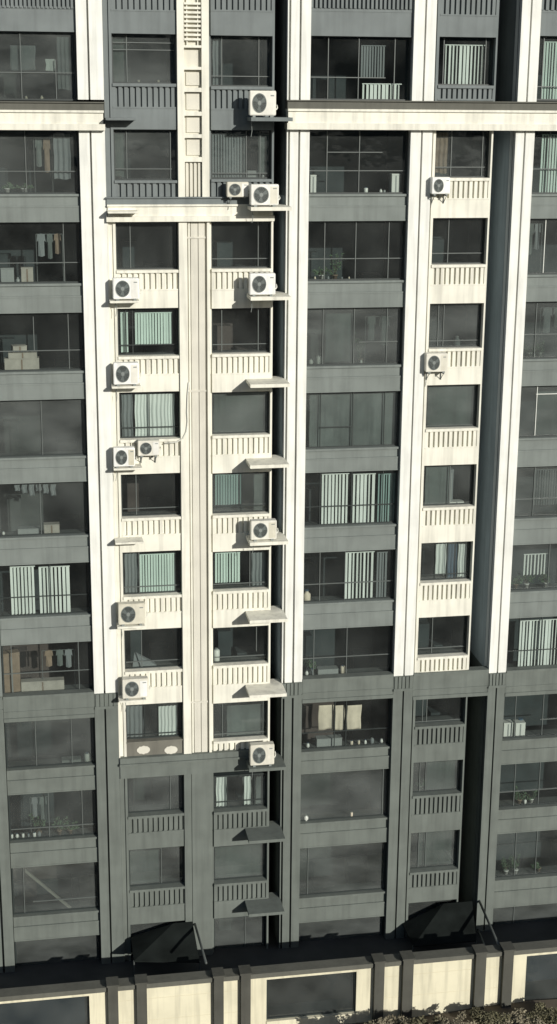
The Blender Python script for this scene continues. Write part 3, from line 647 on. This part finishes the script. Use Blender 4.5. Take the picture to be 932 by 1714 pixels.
# row 7
boxitem('A', 7, 6, 34, 1093, 'brown sack shaped bundle in the far left eighth row', 'canvas_bag', 'bag', 'brown', yaw=.2); boxitem('A', 7, 36, 108, 1140, 'wide low grey box in the far left eighth row', 'storage_box', 'box', 'card')
bottle('C', 7, 362, .62, 'white rounded canister at the left, right of centre pier', 'plastic')
bottle('D', 7, 513, .2, 'leftmost white jar, wide bay eighth row'); bottle('D', 7, 521, .3, 'white bottle beside the leftmost jar, eighth row'); bottle('D', 7, 573, .34, 'single bright bottle right of the grey bowl, eighth row')
boxitem('D', 7, 532, 566, 1120, 'low dark box between bottles, wide bay eighth row', 'storage_box', 'box', 'plasticg'); plant('D', 7, 517, .5, 'small dark plant behind the leftmost jar, eighth row', Y=.75)
o = MB().hexa([(0, 0, 0), (.9, 0, 0), (.85, .3, .02), (.1, .3, .45)], [(0, .05, 0), (.9, .05, 0), (.85, .35, .02), (.1, .35, .47)]).build('folded_sheet', M['blind_grey']); X, Z = spot('B', 7, 222, 1122, .5); o.location = (X, .5, Z+.02); tag(o, 'grey folded sheet sloping in the bay left of centre pier', 'cloth')
# row 8
hanging('D', 8, 533, 558, 1181, 1222, 'left cream towel of three in the wide bay'); hanging('D', 8, 561, 577, 1181, 1222, 'narrow middle cream towel of three in the wide bay'); hanging('D', 8, 581, 605, 1181, 1222, 'right cream towel of three in the wide bay')
for k, px in enumerate((515, 588, 600, 611, 622, 638)): bottle('D', 8, px, random.uniform(.18, .34), ORD[k].replace('top', 'first')+' pale bottle from the left below the cream towels')
boxitem('D', 8, 530, 572, 1236, 'low grey box under the cream towels', 'storage_box', 'box', 'plasticg')
boxitem('F', 8, 842, 857, 1210, 'left of two white boxes under the right string course', 'storage_box', 'box', 'plastic'); boxitem('F', 8, 862, 878, 1210, 'right of two white boxes under the right string course', 'storage_box', 'box', 'plastic')
bottle('F', 8, 869, .75, 'tall round jar behind the two white boxes', 'blind_grey', Y=.85)
bottle('A', 8, 146, .38, 'bright bottle at the right end of the far left ninth row'); bottle('A', 8, 152, .25, 'small white pot next to the bright bottle, ninth row'); boxitem('A', 8, 104, 136, 1272, 'low pale box in the far left ninth row', 'storage_box', 'box', 'plasticg')
for k, px in enumerate((218, 232)): bottle('B', 8, px, .16, ['left', 'right'][k]+' white jar on the sill above the oval medallions')
# row 9
for k, px in enumerate((20, 29, 39, 48, 58, 66)): bottle('A', 9, px, random.uniform(.14, .24), ORD[k].replace('top', 'first')+' white jar from the left in the far left tenth row')
plant('A', 9, 66, .95, 'tall leafy plant in the far left tenth row', spread=.3); plant('A', 9, 100, .6, 'bushy plant right of the tall one, tenth row', spread=.25); plant('A', 9, 118, .4, 'smallest plant of the far left tenth row')
plant('F', 9, 868, .5, 'left plant in the right edge tenth row'); plant('F', 9, 888, .4, 'right plant in the right edge tenth row'); bottle('F', 9, 878, .2, 'white pot between plants in the right edge tenth row')
bottle('D', 9, 512, .3, 'pale jar at the left of the blurred wide window', Y=.42); bottle('D', 9, 588, .32, 'pale jar at the right of the blurred wide window', Y=.42)
plant('E', 9, 703, .35, 'small plant in the narrow railed bay, tenth row')
# row 10
plant('F', 10, 846, .75, 'tall striped plant at the left, right edge eleventh row', spread=.2); plant('F', 10, 862, .7, 'second tall plant, right edge eleventh row', spread=.2); plant('F', 10, 900, .3, 'low plant, right edge eleventh row')
Xa, Za = at(42, 1458, .48); Xb, Zb = at(122, 1524, .48)
o = MB().hexa([(0, 0, 0), (0, 0, .13), (0, .1, .13), (0, .1, 0)], [(Xb-Xa, 0, Zb-Za), (Xb-Xa, 0, Zb-Za+.13), (Xb-Xa, .1, Zb-Za+.13), (Xb-Xa, .1, Zb-Za)]).build('wooden_board', M['card']); o.location = (Xa, .48, Za-.06)
tag(o, 'pale board leaning diagonally in the far left eleventh row', 'board')
def rack(bay, row, x0, x1, y0, label, cl):
    X0, X1 = xat(x0, y0, .7), xat(x1, y0, .7); Z = WIN[(bay, row)][2]; H = zat((x0+x1)/2, y0, .7)-Z; W_ = X1-X0
    o = thing('clothes_rack', label, 'clothes rack', (X0, .7, Z), 'clothes racks behind the windows')
    MB().tube([(0, 0, H), (W_, 0, H)], .012, 6).build('rail', M['alu'], o)
    for x in (0, W_): MB().tube([(x, 0, 0), (x, 0, H)], .012, 6).build('leg', M['alu'], o)
    for k, (u, w, h, m) in enumerate(cl):
        b = MB(); n = 10; w = w*W_; x = u*W_; h = h*H; ph = k*1.7
        a = [(x, 0, H), (x+w*.5, 0, H+.02), (x+w, 0, H), (x+w*1.12, 0, H-h*.35), (x+w*.9, 0, H-h*.3), (x+w*.93, .02, H-h), (x+w*.5, -.02, H-h*1.04), (x+w*.06, .02, H-h), (x+w*.1, 0, H-h*.3), (x-w*.12, 0, H-h*.35)]
        b.hexa([(p, q-.03, r) for p, q, r in a], [(p, q+.03, r) for p, q, r in a])
        g = b.build('shirt', M[m]); g.location = (X0, .7, Z); tag(g, f'{("first", "second", "third", "fourth")[k]} shirt from the left on the rack, {where(bay, row)}', 'shirt', 'shirts on clothes racks')
rack('A', 2, 60, 104, 392, 'clothes rack in the far left third window row', [(.05, .28, .45, 'blind_grey'), (.42, .2, .5, 'sheer'), (.7, .22, .4, 'brown')])
rack('A', 9, 50, 80, 1334, 'clothes rack in the far left tenth window row', [(.1, .3, .5, 'blind_grey'), (.55, .35, .6, 'sheer')])
rack('D', 3, 612, 660, 530, 'clothes rack in the wide middle bay, fourth row', [(.08, .25, .5, 'sheer'), (.5, .3, .6, 'sheer')])
rack('F', 2, 880, 908, 375, 'clothes rack in the right edge third window row', [(.1, .35, .6, 'sheer'), (.55, .3, .5, 'blind_grey')])
rack('F', 3, 905, 950, 515, 'clothes rack in the right edge fourth window row', [(.1, .3, .5, 'blind_grey'), (.5, .3, .4, 'sheer')])
rack('A', 7, 70, 124, 1088, 'clothes rack in the far left eighth window row', [(.1, .22, .4, 'brown'), (.45, .2, .4, 'sheer'), (.72, .2, .45, 'blind_grey')])
rack('A', 1, 56, 86, 232, 'clothes rack below the left cornice', [(.1, .35, .5, 'sheer'), (.55, .35, .6, 'brown')])
# ------------------------------------------------------------------ roof terrace and podium wall
PY = -4.0; ZW = -30.95
def pk(o, kind='structure'): o['kind'] = kind; return o
pk(MB().box(-12, 30, PY+.3, 3.4, -36, BZ).build('terrace', M['deck']))
wall = thing('podium_wall', 'cream podium parapet wall with dark posts and dark windows at the foot of the block', 'wall', (8, PY, -35))
def wp(mb, name, m, parent=None, **k):
    o = mb.build(name, m, None, **k); p = parent or wall
    o.parent = p
    if p is wall: o.matrix_parent_inverse = Matrix.Translation((-8, -PY, 35))
    return o
def px_x(px, py=1660): return xat(px, py, PY)
WINS = [(-60, 149), (446, 596), (878, 990)]
ZB = -35.6
wtop = ZW-.22
b = MB()
edges = [px_x(-200)] + [px_x(v) for w in WINS for v in w] + [px_x(1300)]
def wz(px, py): return zat(px, py, PY)
# solid wall between the windows, sill strip under them
for k in range(0, len(edges), 2): b.box(edges[k], edges[k+1], PY, PY+.3, ZB, wtop)
for k, (a, c) in enumerate(WINS): b.box(px_x(a), px_x(c), PY, PY+.3, wtop-.12, wtop); b.box(px_x(a), px_x(c), PY-.04, PY+.3, ZB, wz((a+c)/2, (1790, 1702, 1690)[k]))
wp(b, 'wall_body', M['pod'])
b = MB(); b.box(px_x(-200), px_x(1300), PY-.10, PY+.42, wtop+.05, ZW-.0); b.box(px_x(-200), px_x(1300), PY-.05, PY+.36, wtop+.001, wtop+.05)
wp(b, 'coping', M['coping'])
for k, (a, c) in enumerate(WINS):
    zb_ = wz((a+c)/2, (1790, 1702, 1690)[k]); X0, X1 = px_x(a), px_x(c); zt_ = wtop-.12
    f = MB(); t = .06
    f.box(X0, X0+t, PY+.1, PY+.2, zb_, zt_); f.box(X1-t, X1, PY+.1, PY+.2, zb_, zt_); f.box(X0+t, X1-t, PY+.1, PY+.2, zt_-t, zt_); f.box(X0+t, X1-t, PY+.1, PY+.2, zb_, zb_+t)
    w = wp(f, 'window', M['frame'])
    o = MB().poly([(X0+t, PY+.15, zb_+t), (X1-t, PY+.15, zb_+t), (X1-t, PY+.15, zt_-t), (X0+t, PY+.15, zt_-t)]).build('pane', M['glass_d']); o.parent = w
    r = MB().box(X0, X1, PY+.31, PY+.33, zb_, zt_).build('backing', M['room_b' if k == 1 else 'blue']); r.parent = w
for a, c in ((180, 197), (228, 245), (357, 373), (402, 418), (624, 640), (671, 688), (791, 808), (837, 853)):
    X0, X1 = px_x(a), px_x(c)
    b = MB(); b.box(X0, X1, PY-.22, PY+.25, ZB, ZW+.10); b.box(X0-.04, X1+.04, PY-.27, PY+.3, ZW+.10, ZW+.17)
    wp(b, 'post', M['post'])
b = MB()
for a, c in ((198, 228), (373, 402), (640, 671), (808, 837), (688, 790), (246, 356)):
    X0, X1 = px_x(a)+.03, px_x(c)-.03
    for k in (1, 3): z = wtop-.45*k; b.box(X0, X1, PY-.006, PY+.1, z-.012, z)
wp(b, 'panel_joint', mat('joint_stone', (.60, .55, .41), .9, .1))
# dark sheets added to imitate shadow at the foot of the block
def shadow_sheet(cols, label):
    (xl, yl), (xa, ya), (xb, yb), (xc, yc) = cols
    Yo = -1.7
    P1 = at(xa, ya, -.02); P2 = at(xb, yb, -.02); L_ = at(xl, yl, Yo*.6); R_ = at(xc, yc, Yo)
    o = thing('shadow_sheet', label, 'shadow_sheet', (P1[0], 0, BZ), 'dark sheets standing in for shadow on the terrace')
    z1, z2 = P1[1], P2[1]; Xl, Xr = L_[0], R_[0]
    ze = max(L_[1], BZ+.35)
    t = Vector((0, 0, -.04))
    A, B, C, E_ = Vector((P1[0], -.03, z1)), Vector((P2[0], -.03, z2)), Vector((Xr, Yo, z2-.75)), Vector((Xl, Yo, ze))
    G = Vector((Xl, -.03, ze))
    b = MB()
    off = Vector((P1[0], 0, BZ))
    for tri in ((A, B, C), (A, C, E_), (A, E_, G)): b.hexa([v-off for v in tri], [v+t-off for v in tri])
    b.build('sloping_sheet', M['shadow_sheet'], o)
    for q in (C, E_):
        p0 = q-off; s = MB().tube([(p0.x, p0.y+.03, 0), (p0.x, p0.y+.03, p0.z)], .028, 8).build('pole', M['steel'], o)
    MB().box(0.1, P2[0]-P1[0]-.05, -.025, .15, .02, z2-BZ-.1).build('shadow_panel', M['room'], o)  # dark panel painting shade onto the wall behind the sheet
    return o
shadow_sheet(((222, 1592), (290, 1545), (322, 1542), (334, 1580)), 'black sloping sheet standing in for shadow under the centre pier')
shadow_sheet(((684, 1568), (742, 1512), (790, 1508), (799, 1540)), 'black sloping sheet standing in for shadow below the narrow railed bay')
def strut(p, q, r, label):
    a = Vector((xat(*p[:2], p[2]), p[2], zat(*p[:2], p[2]))); c = Vector((xat(*q[:2], q[2]), q[2], zat(*q[:2], q[2])))
    o = MB().tube([Vector((0, 0, 0)), c-a], r, 8).build('brace_pipe', M['steel'], smooth=True); o.location = a
    tag(o, label, 'pipe', 'brace pipes from block to podium wall')
strut((802, 1508, 0), (838, 1590, PY+.1), .05, 'longer slanting steel pipe down to the right wall post')
strut((800, 1556, 0), (815, 1592, PY+.5), .035, 'shorter slanting steel pipe left of the longer right one')
strut((326, 1546, 0), (345, 1612, PY+.4), .045, 'slanting steel pipe beside the left black shadow sheet')
# ground, planting bed, shrubs
g = MB().poly([(-3000, -3000, -40), (3000, -3000, -40), (3000, 3000, -40), (-3000, 3000, -40)]).build('ground', M['ground']); pk(g)
hb = MB(); K = 96; rh = random.Random(3)
for k in range(K):
    a = 2*math.pi*k/K; hgt = 170+60*math.sin(a*5)+35*math.sin(a*11+1)+rh.uniform(-12, 12)
    for R_, z in ((1300, -41), (1500, hgt*.6), (1750, hgt), (2300, -41)): hb.v.append((R_*math.cos(a), R_*math.sin(a), z))
for k in range(K):
    for j in range(3): a = k*4+j; c = ((k+1) % K)*4+j; hb.f.append((a, c, c+1, a+1))
pk(hb.build('horizon_blocker', M['ground'], smooth=True))  # unseen ring added to keep bright horizon sky out of pane reflections
bed = MB()
n = 26
for j in range(9):
    for i in range(n+1): bed.v.append((-14+i*2., -4.0-j*1.6, -33.35+.10*math.sin(i*1.3+j)+.08*math.sin(j*2.1+i*.4) - (0 if j < 6 else (j-5)*1.7)))
for j in range(8):
    for i in range(n): a = j*(n+1)+i; bed.f.append((a, a+1, a+n+2, a+n+1))
pk(bed.build('planting_bed', M['soil'], smooth=True))
def shrub(px, top, Y, R, label, seed, mleaf):
    rnd = random.Random(seed); X, Zt = at(px, top+26, Y); H = Zt+33.4
    o = thing('shrub', label, 'shrub', (X, Y, -33.4), 'shrubs in front of the podium wall')
    st = MB(); lf = MB(); cl = []
    for k in range(13):
        a = rnd.random()*6.28; q = R*rnd.uniform(.2, 1); tip = Vector((q*math.cos(a), q*math.sin(a)*.7, H*rnd.uniform(.62, .97)))
        st.tube([(0, 0, 0), tip*.45+Vector((0, 0, H*.1)), tip], [.035, .02, .006], 6)
        cl += [tip, tip*.8+Vector((rnd.uniform(-.2, .2), 0, .1)), tip*.65+Vector((rnd.uniform(-.2, .2), -.1, .1))]
    for c in cl:
        rr = rnd.uniform(.13, .26)
        for k in range(85):
            d = Vector([rnd.gauss(0, 1) for _ in range(3)]).normalized()*rr*rnd.random()**.4; p = c+d; p.z = min(p.z, H)
            n1 = Vector([rnd.gauss(0, 1) for _ in range(3)]).normalized(); n2 = n1.orthogonal().normalized(); s = rnd.uniform(.035, .08)
            lf.poly([p-n1*s, p+n2*s*.45, p+n1*s, p-n2*s*.45])
    lf.build('foliage', M[mleaf], o); st.build('stem', M['wood'], o)
for k, a in enumerate([(600, 1698, -6.2, .7, 'low olive shrub, leftmost in front of the podium wall'), (652, 1688, -5.6, .8, 'dry pale shrub in front of the post left of the broad cream panel'),
    (705, 1679, -5.5, .9, 'olive shrub under the broad cream panel'), (765, 1684, -5.9, .9, 'pale dry shrub right of the broad cream panel'), (822, 1674, -5.5, .85, 'olive shrub below the right pair of posts'),
    (872, 1678, -5.7, .8, 'pale dry shrub left of the bluish corner window'), (925, 1668, -5.5, .9, 'rightmost olive shrub under the bluish corner window')]):
    shrub(a[0], a[1], a[2], a[3], a[4], 40+k, 'leaf1' if 'olive' in a[4] else 'leaf2')
# ------------------------------------------------------------------ light
sd = Vector((-.47, 1, -.38)).normalized()       # direction the light travels
sun = bpy.data.objects.new('sun', bpy.data.lights.new('sun', 'SUN')); COL.objects.link(sun)
sun.data.energy = 5.0; sun.data.angle = math.radians(.53); sun.data.color = (1, .965, .88)
sun.rotation_euler = sd.to_track_quat('-Z', 'Y').to_euler()
W = bpy.data.worlds.new('World'); S.world = W; W.use_nodes = True
N = W.node_tree.nodes; L = W.node_tree.links
sky = N.new('ShaderNodeTexSky'); sky.sky_type = 'NISHITA'; sky.sun_disc = False
tos = -sd
sky.sun_elevation = math.asin(tos.z); sky.sun_rotation = math.atan2(tos.x, tos.y)
L.new(sky.outputs[0], N['Background'].inputs[0]); N['Background'].inputs[1].default_value = .075
S.view_settings.view_transform = 'Standard'; S.view_settings.look = 'None'; S.view_settings.exposure = -.22; S.view_settings.gamma = 1
S.cycles.max_bounces = 6; S.cycles.transparent_max_bounces = 12
S.cycles.caustics_reflective = False; S.cycles.caustics_refractive = False
